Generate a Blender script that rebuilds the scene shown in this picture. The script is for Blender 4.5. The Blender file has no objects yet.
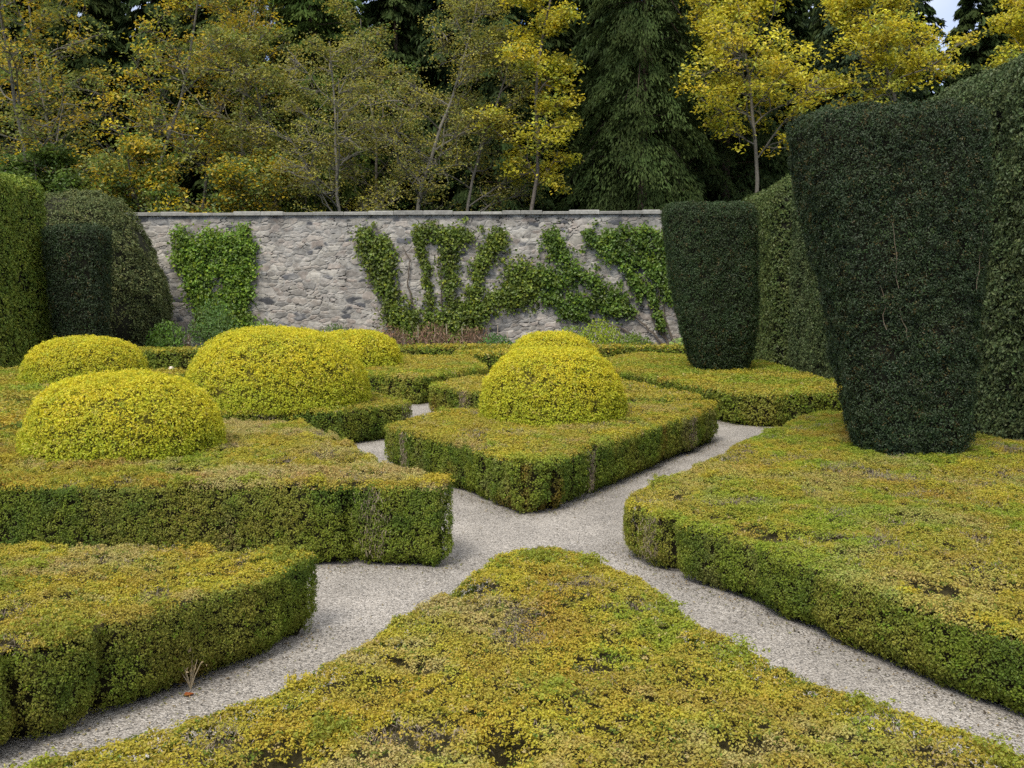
import bpy, math, random
import numpy as np

random.seed(3)
SC = bpy.context.scene
COL = SC.collection
RNG = np.random.default_rng(11)
A3 = lambda *v: np.array(v, dtype=np.float64)

# ------------------------------------------------------------------ helpers
def tag(o, label=None, cat=None, group=None, kind=None):
    if label: o['label'] = label
    if cat: o['category'] = cat
    if group: o['group'] = group
    if kind: o['kind'] = kind
    return o

def empty(name, loc, label, cat, group=None):
    o = bpy.data.objects.new(name, None)
    COL.objects.link(o)
    o.location = loc
    o.empty_display_size = 0.2
    return tag(o, label, cat, group)

def smooth(a, b, x):
    t = np.clip((x - a) / (b - a), 0, 1)
    return t * t * (3 - 2 * t)

def unit(v):
    return v / np.maximum(np.linalg.norm(v, axis=-1, keepdims=True), 1e-9)

def _hash(i, j, k, seed):
    h = (i * 374761393 + j * 668265263 + k * 2147483647 + seed * 1274126177) & 0xFFFFFFFF
    h = ((h ^ (h >> 13)) * 1274126177) & 0xFFFFFFFF
    h = ((h ^ (h >> 16)) * 2246822519) & 0xFFFFFFFF
    return ((h ^ (h >> 15)) & 0xFFFFFF) / float(0xFFFFFF)

def noise(p, freq, seed=0):
    """smooth value noise in 0..1"""
    q = p * freq + seed * 7.31 + 1000.0
    i = np.floor(q).astype(np.int64)
    f = q - i
    f = f * f * (3 - 2 * f)
    out = 0
    for a in (0, 1):
        for b in (0, 1):
            for c in (0, 1):
                w = (f[:, 0] if a else 1 - f[:, 0]) * (f[:, 1] if b else 1 - f[:, 1]) * (f[:, 2] if c else 1 - f[:, 2])
                out = out + w * _hash(i[:, 0] + a, i[:, 1] + b, i[:, 2] + c, seed)
    return out

def fbm(p, freq, seed=0):
    return (noise(p, freq, seed) + .5 * noise(p, freq * 2.1, seed + 1) + .25 * noise(p, freq * 4.3, seed + 2)) / 1.75

class Geo:
    """collects loose faces (all quads or all tris per block), a colour and a material slot per face"""
    def __init__(self):
        self.v, self.f, self.c, self.m, self.n = [], [], [], [], 0
    def add(self, v, f, c, m=0):
        v = np.asarray(v, float); f = np.asarray(f, np.int64)
        c = np.asarray(c, float)
        if c.ndim == 1: c = np.repeat(c[None, :], len(f), 0)
        self.v.append(v); self.f.append(f + self.n); self.c.append(c)
        self.m.append(np.full(len(f), m)); self.n += len(v)
    def build(self, name, mats, parent=None, origin=None, smooth_slots=()):
        me = bpy.data.meshes.new(name)
        v = np.concatenate(self.v)
        if origin is not None: v = v - np.asarray(origin)
        tot = np.concatenate([np.full(len(f), f.shape[1]) for f in self.f])
        loops = np.concatenate([f.ravel() for f in self.f])
        me.vertices.add(len(v)); me.vertices.foreach_set('co', v.astype(np.float32).ravel())
        me.loops.add(len(loops)); me.loops.foreach_set('vertex_index', loops.astype(np.int32))
        me.polygons.add(len(tot))
        st = np.concatenate([[0], np.cumsum(tot)[:-1]])
        me.polygons.foreach_set('loop_start', st.astype(np.int32))
        m = np.concatenate(self.m)
        me.polygons.foreach_set('material_index', m.astype(np.int32))
        me.polygons.foreach_set('use_smooth', np.isin(m, list(smooth_slots)))
        me.update(calc_edges=True)
        a = me.attributes.new('tint', 'FLOAT_COLOR', 'FACE')
        c = np.concatenate(self.c)
        a.data.foreach_set('color', np.concatenate([c, np.ones((len(c), 1))], 1).astype(np.float32).ravel())
        for mt in (mats if isinstance(mats, (list, tuple)) else [mats]): me.materials.append(mt)
        o = bpy.data.objects.new(name, me)
        COL.objects.link(o)
        if parent is not None:
            o.parent = parent
            if origin is None:                        # world coordinates: bring under the parent
                o.matrix_parent_inverse.identity()
                o.location = (-parent.location[0], -parent.location[1], -parent.location[2])
        elif origin is not None:
            o.location = origin
        return o

def leaves(geo, p, n, L, W, col, tilt=.6, slot=0, fold=.25, along=None, arand=.5):
    """diamond shaped, slightly folded leaf faces at p, lying roughly across n"""
    k = len(p)
    n = unit(n + tilt * RNG.normal(size=(k, 3)))
    if along is None:
        t = RNG.normal(size=(k, 3))
    else:
        t = along + arand * RNG.normal(size=(k, 3))
    t = unit(t - (t * n).sum(1, keepdims=True) * n)
    b = np.cross(n, t)
    L = (L * RNG.uniform(.65, 1.35, (k, 1))); W = (W * RNG.uniform(.7, 1.3, (k, 1)))
    up = n * (W * fold)
    v = np.stack([p - t * L * .5, p + b * W * .5 + up + t * L * .06, p + t * L * .5, p - b * W * .5 + up + t * L * .06], 1).reshape(-1, 3)
    geo.add(v, np.arange(4 * k).reshape(-1, 4), col, slot)

def tufts(geo, p, n, k, spread, L, W, col, tilt=.35, jit=.11, slot=0, rise=.5, radial=.7):
    """a little shoot of k leaves round each point"""
    m = len(p)
    P = np.repeat(p, k, 0); N = np.repeat(n, k, 0); C = np.repeat(col, k, 0)
    off = RNG.normal(size=(m * k, 3))
    off -= (off * N).sum(1, keepdims=True) * N * (1 - rise)
    off *= spread
    C = C * (1 + jit * RNG.normal(size=(m * k, 1))) * (1 + .04 * RNG.normal(size=(m * k, 3)))
    leaves(geo, P + off, N * .8 + radial * unit(off) + .0, L, W, np.clip(C, .004, .9), tilt, slot)

def tube(geo, pts, rad, sides=6, col=(.1, .08, .06), slot=0, cap=True):
    pts = np.asarray(pts, float); rad = np.asarray(rad, float)
    n = len(pts)
    d = unit(np.gradient(pts, axis=0))
    ref = A3(.31, .22, .92) if abs(d[0, 2]) < .8 else A3(.95, .2, .1)
    u = unit(np.cross(d, ref)); w = np.cross(d, u)
    a = np.arange(sides) * 2 * np.pi / sides
    ring = pts[:, None, :] + rad[:, None, None] * (np.cos(a)[None, :, None] * u[:, None, :] + np.sin(a)[None, :, None] * w[:, None, :])
    v = ring.reshape(-1, 3)
    i = np.arange(n - 1)[:, None] * sides; j = np.arange(sides)[None, :]; j2 = (j + 1) % sides
    f = np.stack([i + j, i + j2, i + sides + j2, i + sides + j], -1).reshape(-1, 4)
    geo.add(v, f, A3(*col), slot)

# ------------------------------------------------------------------ materials
def new_mat(name):
    m = bpy.data.materials.new(name); m.use_nodes = True
    nt = m.node_tree; nt.nodes.clear()
    return m, nt, nt.nodes.new, nt.links.new

def leaf_mat(name, trans=.28, gloss=.06, rough=.45, hue_noise=3.0, hue=.015):
    m, nt, N, K = new_mat(name)
    out = N('ShaderNodeOutputMaterial')
    at = N('ShaderNodeAttribute'); at.attribute_name = 'tint'
    tc = N('ShaderNodeTexCoord')
    nz = N('ShaderNodeTexNoise'); nz.inputs['Scale'].default_value = hue_noise; nz.inputs['Detail'].default_value = 4
    K(tc.outputs['Object'], nz.inputs['Vector'])
    hs = N('ShaderNodeHueSaturation')
    mr = N('ShaderNodeMapRange'); mr.inputs[1].default_value = .3; mr.inputs[2].default_value = .7
    mr.inputs[3].default_value = .5 - hue; mr.inputs[4].default_value = .5 + hue
    K(nz.outputs['Fac'], mr.inputs[0]); K(mr.outputs[0], hs.inputs['Hue']); K(at.outputs['Color'], hs.inputs['Color'])
    df = N('ShaderNodeBsdfDiffuse'); tr = N('ShaderNodeBsdfTranslucent'); gl = N('ShaderNodeBsdfGlossy')
    gl.inputs['Roughness'].default_value = rough; gl.inputs['Color'].default_value = (.8, .8, .8, 1)
    K(hs.outputs[0], df.inputs[0]); K(hs.outputs[0], tr.inputs[0])
    m1 = N('ShaderNodeMixShader'); m1.inputs[0].default_value = trans
    K(df.outputs[0], m1.inputs[1]); K(tr.outputs[0], m1.inputs[2])
    m2 = N('ShaderNodeMixShader'); m2.inputs[0].default_value = gloss
    K(m1.outputs[0], m2.inputs[1]); K(gl.outputs[0], m2.inputs[2])
    K(m2.outputs[0], out.inputs[0])
    return m

def tint_mat(name, rough=.9, scale=12., amount=.35, bump=.3):
    """tint attribute broken up by noise, with a bump: bark, stone, soil"""
    m, nt, N, K = new_mat(name)
    out = N('ShaderNodeOutputMaterial'); bs = N('ShaderNodeBsdfPrincipled')
    bs.inputs['Roughness'].default_value = rough
    bs.inputs['Specular IOR Level'].default_value = .25
    at = N('ShaderNodeAttribute'); at.attribute_name = 'tint'
    tc = N('ShaderNodeTexCoord'); nz = N('ShaderNodeTexNoise')
    nz.inputs['Scale'].default_value = scale; nz.inputs['Detail'].default_value = 8; nz.inputs['Roughness'].default_value = .7
    K(tc.outputs['Object'], nz.inputs['Vector'])
    mr = N('ShaderNodeMapRange'); mr.inputs[1].default_value = .25; mr.inputs[2].default_value = .75
    mr.inputs[3].default_value = 1 - amount; mr.inputs[4].default_value = 1 + amount
    K(nz.outputs['Fac'], mr.inputs[0])
    mx = N('ShaderNodeVectorMath'); mx.operation = 'MULTIPLY'
    K(at.outputs['Color'], mx.inputs[0]); K(mr.outputs[0], mx.inputs[1])
    K(mx.outputs[0], bs.inputs['Base Color'])
    bp = N('ShaderNodeBump'); bp.inputs['Strength'].default_value = bump; bp.inputs['Distance'].default_value = .03
    K(nz.outputs['Fac'], bp.inputs['Height']); K(bp.outputs[0], bs.inputs['Normal'])
    K(bs.outputs[0], out.inputs[0])
    return m

def gravel_mat():
    m, nt, N, K = new_mat('gravel')
    out = N('ShaderNodeOutputMaterial'); bs = N('ShaderNodeBsdfPrincipled')
    bs.inputs['Roughness'].default_value = .85; bs.inputs['Specular IOR Level'].default_value = .3
    tc = N('ShaderNodeTexCoord')
    vo = N('ShaderNodeTexVoronoi'); vo.inputs['Scale'].default_value = 95
    K(tc.outputs['Object'], vo.inputs['Vector'])
    sp = N('ShaderNodeSeparateColor'); K(vo.outputs['Color'], sp.inputs[0])
    rp = N('ShaderNodeValToRGB'); cr = rp.color_ramp
    cr.elements[0].position = 0; cr.elements[0].color = (.07, .062, .054, 1)
    cr.elements[1].position = 1; cr.elements[1].color = (.59, .55, .50, 1)
    for p, c in ((.12, (.17, .158, .146, 1)), (.35, (.305, .275, .242, 1)), (.6, (.37, .334, .293, 1)), (.82, (.46, .42, .375, 1))):
        e = cr.elements.new(p); e.color = c
    K(sp.outputs[0], rp.inputs[0])
    nz = N('ShaderNodeTexNoise'); nz.inputs['Scale'].default_value = 1.3; nz.inputs['Detail'].default_value = 6
    K(tc.outputs['Object'], nz.inputs['Vector'])
    mr = N('ShaderNodeMapRange'); mr.inputs[1].default_value = .3; mr.inputs[2].default_value = .7
    mr.inputs[3].default_value = .74; mr.inputs[4].default_value = 1.14
    K(nz.outputs['Fac'], mr.inputs[0])
    mx = N('ShaderNodeVectorMath'); mx.operation = 'MULTIPLY'
    K(rp.outputs[0], mx.inputs[0]); K(mr.outputs[0], mx.inputs[1]); K(mx.outputs[0], bs.inputs['Base Color'])
    bp = N('ShaderNodeBump'); bp.inputs['Strength'].default_value = .8; bp.inputs['Distance'].default_value = .012; bp.invert = True
    K(vo.outputs['Distance'], bp.inputs['Height']); K(bp.outputs[0], bs.inputs['Normal'])
    K(bs.outputs[0], out.inputs[0])
    return m

def plain_ground_mat(name, c1, c2, scale):
    m, nt, N, K = new_mat(name)
    out = N('ShaderNodeOutputMaterial'); bs = N('ShaderNodeBsdfPrincipled')
    bs.inputs['Roughness'].default_value = .95; bs.inputs['Specular IOR Level'].default_value = .1
    tc = N('ShaderNodeTexCoord'); nz = N('ShaderNodeTexNoise')
    nz.inputs['Scale'].default_value = scale; nz.inputs['Detail'].default_value = 9
    K(tc.outputs['Object'], nz.inputs['Vector'])
    rp = N('ShaderNodeValToRGB'); rp.color_ramp.elements[0].position = .35; rp.color_ramp.elements[1].position = .65
    rp.color_ramp.elements[0].color = (*c1, 1); rp.color_ramp.elements[1].color = (*c2, 1)
    K(nz.outputs['Fac'], rp.inputs[0]); K(rp.outputs[0], bs.inputs['Base Color'])
    bp = N('ShaderNodeBump'); bp.inputs['Strength'].default_value = .6; bp.inputs['Distance'].default_value = .05
    K(nz.outputs['Fac'], bp.inputs['Height']); K(bp.outputs[0], bs.inputs['Normal'])
    K(bs.outputs[0], out.inputs[0])
    return m

M_BOX = leaf_mat('box_leaf', .36, .02, .55)
M_GOLD = leaf_mat('golden_leaf', .42, .02, .55, 3.0, .005)
M_YEW = leaf_mat('yew_leaf', .12, .03, .5)
M_HOLLY = leaf_mat('holly_leaf', .15, .02, .45)
M_TREE = leaf_mat('tree_leaf', .45, .03, .5, 1.0)
M_CONIFER = leaf_mat('conifer_spray', .3, .006, .6, 1.0)
M_IVY = leaf_mat('climber_leaf', .32, .03, .45)
M_CORE = tint_mat('twiggy_core', .95, 30., .5, .8)
M_BARK = tint_mat('bark', .9, 9., .4, .6)
M_TWIG = tint_mat('dry_twig', .9, 40., .3, .2)
M_STONE = tint_mat('rubble_stone', .92, 7., .4, .5)
M_GRAVEL = gravel_mat()
M_EARTH = plain_ground_mat('woodland_earth', (.03, .026, .012), (.07, .075, .02), 1.5)
M_SOIL = plain_ground_mat('bed_soil', (.035, .025, .016), (.075, .055, .035), 6.)

# ------------------------------------------------------------------ plan geometry
def fillet(poly, r, steps=6):
    """round the corners of a plan polygon"""
    P = [A3(*p) for p in poly]; out = []
    n = len(P)
    for i in range(n):
        a, b, c = P[i - 1], P[i], P[(i + 1) % n]
        la, lc = np.linalg.norm(a - b), np.linalg.norm(c - b)
        ua, uc = (a - b) / la, (c - b) / lc
        ang = math.acos(max(-1, min(1, float(ua @ uc))))
        t = min(r / max(math.tan(ang / 2), .05), .45 * la, .45 * lc)
        p0, p2 = b + ua * t, b + uc * t
        for s in np.linspace(0, 1, steps):
            out.append((1 - s) ** 2 * p0 + 2 * s * (1 - s) * b + s * s * p2)
    out = np.array(out)
    keep = np.linalg.norm(out - np.roll(out, 1, 0), axis=1) > 1e-4
    out = out[keep]
    x, y = out[:, 0], out[:, 1]
    if (x * np.roll(y, -1) - np.roll(x, -1) * y).sum() < 0: out = out[::-1].copy()
    return out

def sdf(poly, q, chunk=60000):
    """distance inside the polygon (positive inside)"""
    a = poly; b = np.roll(poly, -1, 0); e = b - a; le = (e * e).sum(1)
    res = np.empty(len(q))
    for s in range(0, len(q), chunk):
        p = q[s:s + chunk]
        w = p[:, None, :] - a[None]
        t = np.clip((w * e).sum(2) / le, 0, 1)
        d = np.sqrt((((w - t[..., None] * e) ** 2).sum(2)).min(1))
        c = ((a[None, :, 1] > p[:, None, 1]) != (b[None, :, 1] > p[:, None, 1]))
        with np.errstate(divide='ignore', invalid='ignore'):
            xi = a[None, :, 0] + (p[:, None, 1] - a[None, :, 1]) * e[None, :, 0] / e[None, :, 1]
        ins = (c & (p[:, None, 0] < xi)).sum(1) % 2 == 1
        res[s:s + chunk] = np.where(ins, d, -d)
    return res

def sdf_grid(poly, st):
    lo, hi = poly.min(0) - .3, poly.max(0) + .3 + st
    nx, ny = (np.ceil((hi - lo) / st)).astype(int) + 1
    X, Y = np.meshgrid(lo[0] + st * np.arange(nx), lo[1] + st * np.arange(ny), indexing='ij')
    D = sdf(poly, np.c_[X.ravel(), Y.ravel()]).reshape(nx, ny)
    def f(q):
        u = np.clip((q - lo) / st, 0, [nx - 1.001, ny - 1.001]); i = u.astype(int); t = u - i
        i, j = i[:, 0], i[:, 1]; a, b = t[:, 0], t[:, 1]
        return (1 - a) * (1 - b) * D[i, j] + a * (1 - b) * D[i + 1, j] + (1 - a) * b * D[i, j + 1] + a * b * D[i + 1, j + 1]
    return f

def wobble(poly, seed, amp, st):
    per = np.linalg.norm(np.roll(poly, -1, 0) - poly, axis=1).sum()
    n = int(per / st)
    b, nn, _ = around(poly, np.arange(n) / n)
    p3 = np.c_[b, np.zeros(n)]
    big = st > .3
    off = amp * 2.2 * (fbm(p3, .5 if big else 1.3, seed + 51) - .5) + amp * 1.1 * (noise(p3, 1.2 if big else 3.6, seed + 52) - .5)
    return b + nn * off[:, None]

def around(poly, s):
    """points, outward normals and running length for s in 0..1 round a counter-clockwise polygon"""
    e = np.roll(poly, -1, 0) - poly; l = np.linalg.norm(e, axis=1)
    cum = np.concatenate([[0], np.cumsum(l)]); tot = cum[-1]
    d = s * tot
    i = np.clip(np.searchsorted(cum, d, side='right') - 1, 0, len(l) - 1)
    t = (d - cum[i]) / l[i]
    nrm = np.stack([e[:, 1], -e[:, 0]], 1) / l[:, None]
    ns = nrm + .5 * np.roll(nrm, 1, 0) + .5 * np.roll(nrm, -1, 0)
    return poly[i] + t[:, None] * e[i], unit(ns[i]), tot

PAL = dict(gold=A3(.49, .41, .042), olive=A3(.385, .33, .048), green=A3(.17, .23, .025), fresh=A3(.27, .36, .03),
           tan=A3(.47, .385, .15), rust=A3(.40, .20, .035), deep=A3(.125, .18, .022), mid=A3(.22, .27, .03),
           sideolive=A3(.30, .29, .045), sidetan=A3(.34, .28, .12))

def box_top_colour(p, seed, dry, fresh):
    n1 = fbm(p, .8, seed); n2 = fbm(p, 2.6, seed + 5); n3 = noise(p, 11., seed + 9); r = RNG.random(len(p))
    c = PAL['olive'] + (PAL['gold'] - PAL['olive']) * smooth(.3, .7, n2 + .12 * (n3 - .5))[:, None]
    w = smooth(.60 - .2 * fresh, .72 - .15 * fresh, n1 * .6 + n2 * .4 + .2 * (n3 - .5))[:, None]
    c = c + (PAL['fresh'] * .8 + PAL['green'] * .2 - c) * w * .85
    w = (smooth(.55, .74, fbm(p, 1.5, seed + 13) + .2 * (n3 - .5) + .10 * (dry - .5)) * dry)[:, None]
    c = c + (PAL['tan'] - c) * w
    w = (smooth(.70, .8, noise(p, 1.3, seed + 17) * .8 + .2 * n3))[:, None]
    c = c + (PAL['rust'] - c) * w * .3
    pick = r < .07
    c[pick] = PAL['green'] * .9
    pick = r > .97
    c[pick] = PAL['tan']
    return c

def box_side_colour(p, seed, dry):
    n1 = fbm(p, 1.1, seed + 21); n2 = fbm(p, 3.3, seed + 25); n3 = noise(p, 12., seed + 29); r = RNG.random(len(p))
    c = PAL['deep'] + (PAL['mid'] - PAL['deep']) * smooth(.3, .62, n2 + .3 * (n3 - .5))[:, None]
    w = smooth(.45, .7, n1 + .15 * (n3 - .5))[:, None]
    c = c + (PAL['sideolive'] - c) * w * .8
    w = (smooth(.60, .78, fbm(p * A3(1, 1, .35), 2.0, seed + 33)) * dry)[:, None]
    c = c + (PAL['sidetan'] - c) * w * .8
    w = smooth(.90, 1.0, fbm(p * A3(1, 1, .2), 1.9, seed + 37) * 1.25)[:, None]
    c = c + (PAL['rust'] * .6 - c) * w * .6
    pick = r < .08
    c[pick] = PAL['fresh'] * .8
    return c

HEDGE_PLANS = []
def hedge(name, label, cat, group, poly, h, R, L, seed, top_col, side_col, mat, fil=.22, pits=(), cracks=0, cov=1.7,
          bump=1., twig=0., k=10, core=(.045, .038, .015), under=.12, dome=0., wob=.05, shoots=0):
    P = wobble(fillet(poly, fil), seed, wob, .12 if h < 2 else .4)
    if h < 2: HEDGE_PLANS.append(P)
    ctr = P.mean(0)
    inside_d = sdf_grid(P, .05 if h < 2 else .2)
    root = empty(name, (ctr[0], ctr[1], 0), label, cat, group)
    W = L * .62
    geo = Geo()
    dens = cov / (.5 * L * W) / k
    lo, hi = P.min(0), P.max(0)
    rng = RNG
    def lift(q, d):
        """height of the clipped top"""
        p3 = np.c_[q, np.zeros(len(q))]
        z = h + bump * (.045 * (fbm(p3, 1.1, seed) - .5) * 2 + .035 * (fbm(p3, 3.4, seed + 3) - .5) * 2 + .05 * (noise(p3, 15., seed + 4) - .5))
        z += dome * smooth(0, 1.6, d)
        for (x, y, r, dp) in pits:
            z -= dp * np.exp(-(((q[:, 0] - x) ** 2 + (q[:, 1] - y) ** 2) / (r * r)))
        return z
    # --- top
    area = float(np.prod(hi - lo))
    q = rng.uniform(lo, hi, (int(area * dens), 2))
    d = inside_d(q); q = q[d > R * .8]; d = d[d > R * .8]
    z = lift(q, d)
    # bare patches where the wood shows
    p3 = np.c_[q, np.zeros(len(q))]
    bare = fbm(p3, 2.4, seed + 41) + .25 * (noise(p3, 14., seed + 43) - .5)
    thin = smooth(.64, .74, bare) * (twig > 0)
    keep = rng.random(len(q)) > thin * .75
    for (x, y, r, dp) in pits:
        if dp > .13: keep &= rng.random(len(q)) > .85 * np.exp(-((q[:, 0] - x) ** 2 + (q[:, 1] - y) ** 2) / (r * r * .7))
    tops = np.c_[q, z]
    n = np.zeros_like(tops); n[:, 2] = 1
    g = .08 * bump
    n[:, :2] += g * rng.normal(size=(len(n), 2))
    p = tops[keep]
    p[:, 2] += rng.uniform(-.9, .45, len(p)) * L * 1.1
    tufts(geo, p, unit(n[keep]), k, L * .8, L, W, top_col(p), tilt=.32, radial=.65)
    # --- rounded shoulder and sides
    per = np.linalg.norm(np.roll(P, -1, 0) - P, axis=1).sum()
    hs = h - R
    def wall_pts(count, shoulder):
        s = rng.random(count)
        b, nn, _ = around(P, s)
        n3 = np.c_[nn, np.zeros(count)]
        if shoulder:
            th = rng.uniform(0, np.pi / 2, count)
            zz = hs + R * np.sin(th); off = -R + R * np.cos(th)
            n3 = n3 * np.cos(th)[:, None] + A3(0, 0, 1) * np.sin(th)[:, None]
        else:
            zz = rng.uniform(.03, hs, count); off = -under * smooth(.2, 0, zz) * (1 if h < 2 else 4)
        p = np.c_[b + nn * np.asarray(off)[:, None], zz]
        if shoulder:
            p[:, 2] += (lift(b, np.full(count, R)) - h) * smooth(0, 1, np.sin(th))
        mid = fbm(p, 5. if h < 2 else 1.8, seed + 53) - .5
        p += n3 * ((.07 if h < 2 else .24) * (.5 if shoulder else 1.) * mid)[:, None]
        for cx in CR:
            wv = noise(np.c_[p[:, 2] * 4, np.full(len(p), cx * 90), np.zeros(len(p))], 1., seed + 61) - .5
            dp = smooth(.15, .75, noise(np.c_[p[:, 2] * 3, np.full(len(p), cx * 70), np.zeros(len(p))], 1., seed + 63) + .25)
            dd = np.abs(((s - cx + .5) % 1 - .5) * per + .16 * wv)
            p -= n3 * (.14 * dp * np.exp(-(dd / .05) ** 2))[:, None]
        return p, n3, s
    CR = rng.random(cracks)
    cnt = int(per * hs * dens * 1.05)
    p, n3, s = wall_pts(cnt, False)
    p += n3 * rng.uniform(-1.3, .3, (len(p), 1)) * L
    n3[:, 2] += .25
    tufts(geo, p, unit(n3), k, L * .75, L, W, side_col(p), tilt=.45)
    cnt = int(per * R * 1.57 * dens * 1.1)
    p, n3, s = wall_pts(cnt, True)
    p += n3 * rng.uniform(-1., .4, (len(p), 1)) * L
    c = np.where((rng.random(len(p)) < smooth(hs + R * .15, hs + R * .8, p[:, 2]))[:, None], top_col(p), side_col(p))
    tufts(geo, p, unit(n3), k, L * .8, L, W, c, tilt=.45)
    # --- vigorous shoots standing proud of the clipped surface
    for i in range(shoots):
        if i % 2:
            b, nn, _ = around(P, rng.random(1)); c0 = np.r_[b[0] - nn[0] * rng.uniform(.02, .16), 0]
        else:
            c0 = np.r_[q[rng.integers(len(q))], 0]
        r0 = rng.uniform(.03, .10); m0 = int(130 * (r0 / .1) ** 2 * (.02 / L) ** 2) + 6
        pp = c0 + rng.normal(size=(m0, 3)) * A3(r0, r0, 0)
        pp[:, 2] = lift(pp[:, :2], np.full(m0, .2)) + rng.uniform(-.02, .05, m0)
        dd = inside_d(pp[:, :2]); pp = pp[dd > .0]
        if len(pp):
            cc = np.tile((PAL['fresh'] * .55 + PAL['olive'] * .45 if rng.random() < .65 else PAL['gold']) * rng.uniform(.8, 1.05), (len(pp), 1))
            tufts(geo, pp, np.tile(A3(0, 0, 1), (len(pp), 1)), k, L * .8, L * 1.15, W * 1.1, cc, tilt=.4)
    # --- twiggy core under the leaves
    step = .12 if h < 2 else .35
    gx = np.arange(lo[0], hi[0] + step, step); gy = np.arange(lo[1], hi[1] + step, step)
    X, Y = np.meshgrid(gx, gy, indexing='ij')
    qq = np.c_[X.ravel(), Y.ravel()]
    dd = inside_d(qq)
    zz = lift(qq, dd) - (.05 + .9 * L)
    zz -= np.where(dd < R + .05, (R + .05 - np.clip(dd, 0, None)) * .9, 0)
    idx = np.arange(len(qq)).reshape(X.shape)
    f = np.stack([idx[:-1, :-1], idx[1:, :-1], idx[1:, 1:], idx[:-1, 1:]], -1).reshape(-1, 4)
    inside = (dd[f] > .03 + L).all(1)
    used = np.unique(f[inside]); remap = np.full(len(qq), -1); remap[used] = np.arange(len(used))
    geo.add(np.c_[qq, zz][used], remap[f[inside]], A3(*core), 1)
    m = max(40, int(per / (.05 if h < 2 else .3)))
    b, nn, _ = around(P, np.arange(m) / m)
    ins = .06 + .8 * L
    dent = np.zeros(m)
    for cx in CR:
        dent += .16 * np.exp(-((np.abs((np.arange(m) / m - cx + .5) % 1 - .5) * per / .10) ** 2))
    lv = [0, .12, max(hs - .05, .2), None]
    dep = [ins + under, ins, ins + .01, R + .11 + L]
    v = []
    for zv, dpt in zip(lv, dep):
        q2 = b - nn * (dent + dpt)[:, None]
        v.append(np.c_[q2, np.full(m, zv) if zv is not None else np.maximum(lift(q2, np.full(m, dpt)) - (.07 + .9 * L), hs - .05)])
    v = np.concatenate(v)
    f = []
    for r_ in range(len(lv) - 1):
        i = np.arange(m); j = (i + 1) % m
        f.append(np.stack([r_ * m + i, r_ * m + j, (r_ + 1) * m + j, (r_ + 1) * m + i], 1))
    geo.add(v, np.concatenate(f), A3(*core) * .6, 1)
    geo.build('foliage', [mat, M_CORE], root)
    # --- bare twigs in the thin patches
    if twig > 0:
        tg = Geo()
        sel = (thin > .25) & (rng.random(len(thin)) < min(1., .55 * twig))
        t = tops[sel]
        if len(t):
            t = np.repeat(t, 4, 0) + rng.normal(size=(len(t) * 4, 3)) * A3(.03, .03, .012)
            leaves(tg, t, rng.normal(size=t.shape), L * 2.3, L * .17, A3(.25, .20, .15) * rng.uniform(.5, 1.4, (len(t), 1)), 0, 0, 0,
                   along=A3(0, 0, 1) * np.ones((len(t), 1)), arand=.55)
        # vertical strips of dead wood in the sides
        for _ in range(int(3 * twig)):
            s0 = rng.random(); cn = 260
            s = (s0 + rng.normal(size=cn) * .07 / per) % 1
            b, nn, _t = around(P, s)
            zz = rng.uniform(.1, h - .03, cn)
            mid = fbm(np.c_[b, zz], 5., seed + 53) - .5
            p = np.c_[b + nn * (.07 * mid + .012)[:, None], zz]
            leaves(tg, p, np.c_[nn, np.zeros(cn)], L * 2.6, L * .2, A3(.27, .21, .15) * rng.uniform(.5, 1.4, (cn, 1)), .5, 0, 0,
                   along=A3(0, 0, 1) * np.ones((cn, 1)), arand=.3)
        if tg.n: tg.build('dry_foliage', M_TWIG, root)
    return root

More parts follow.
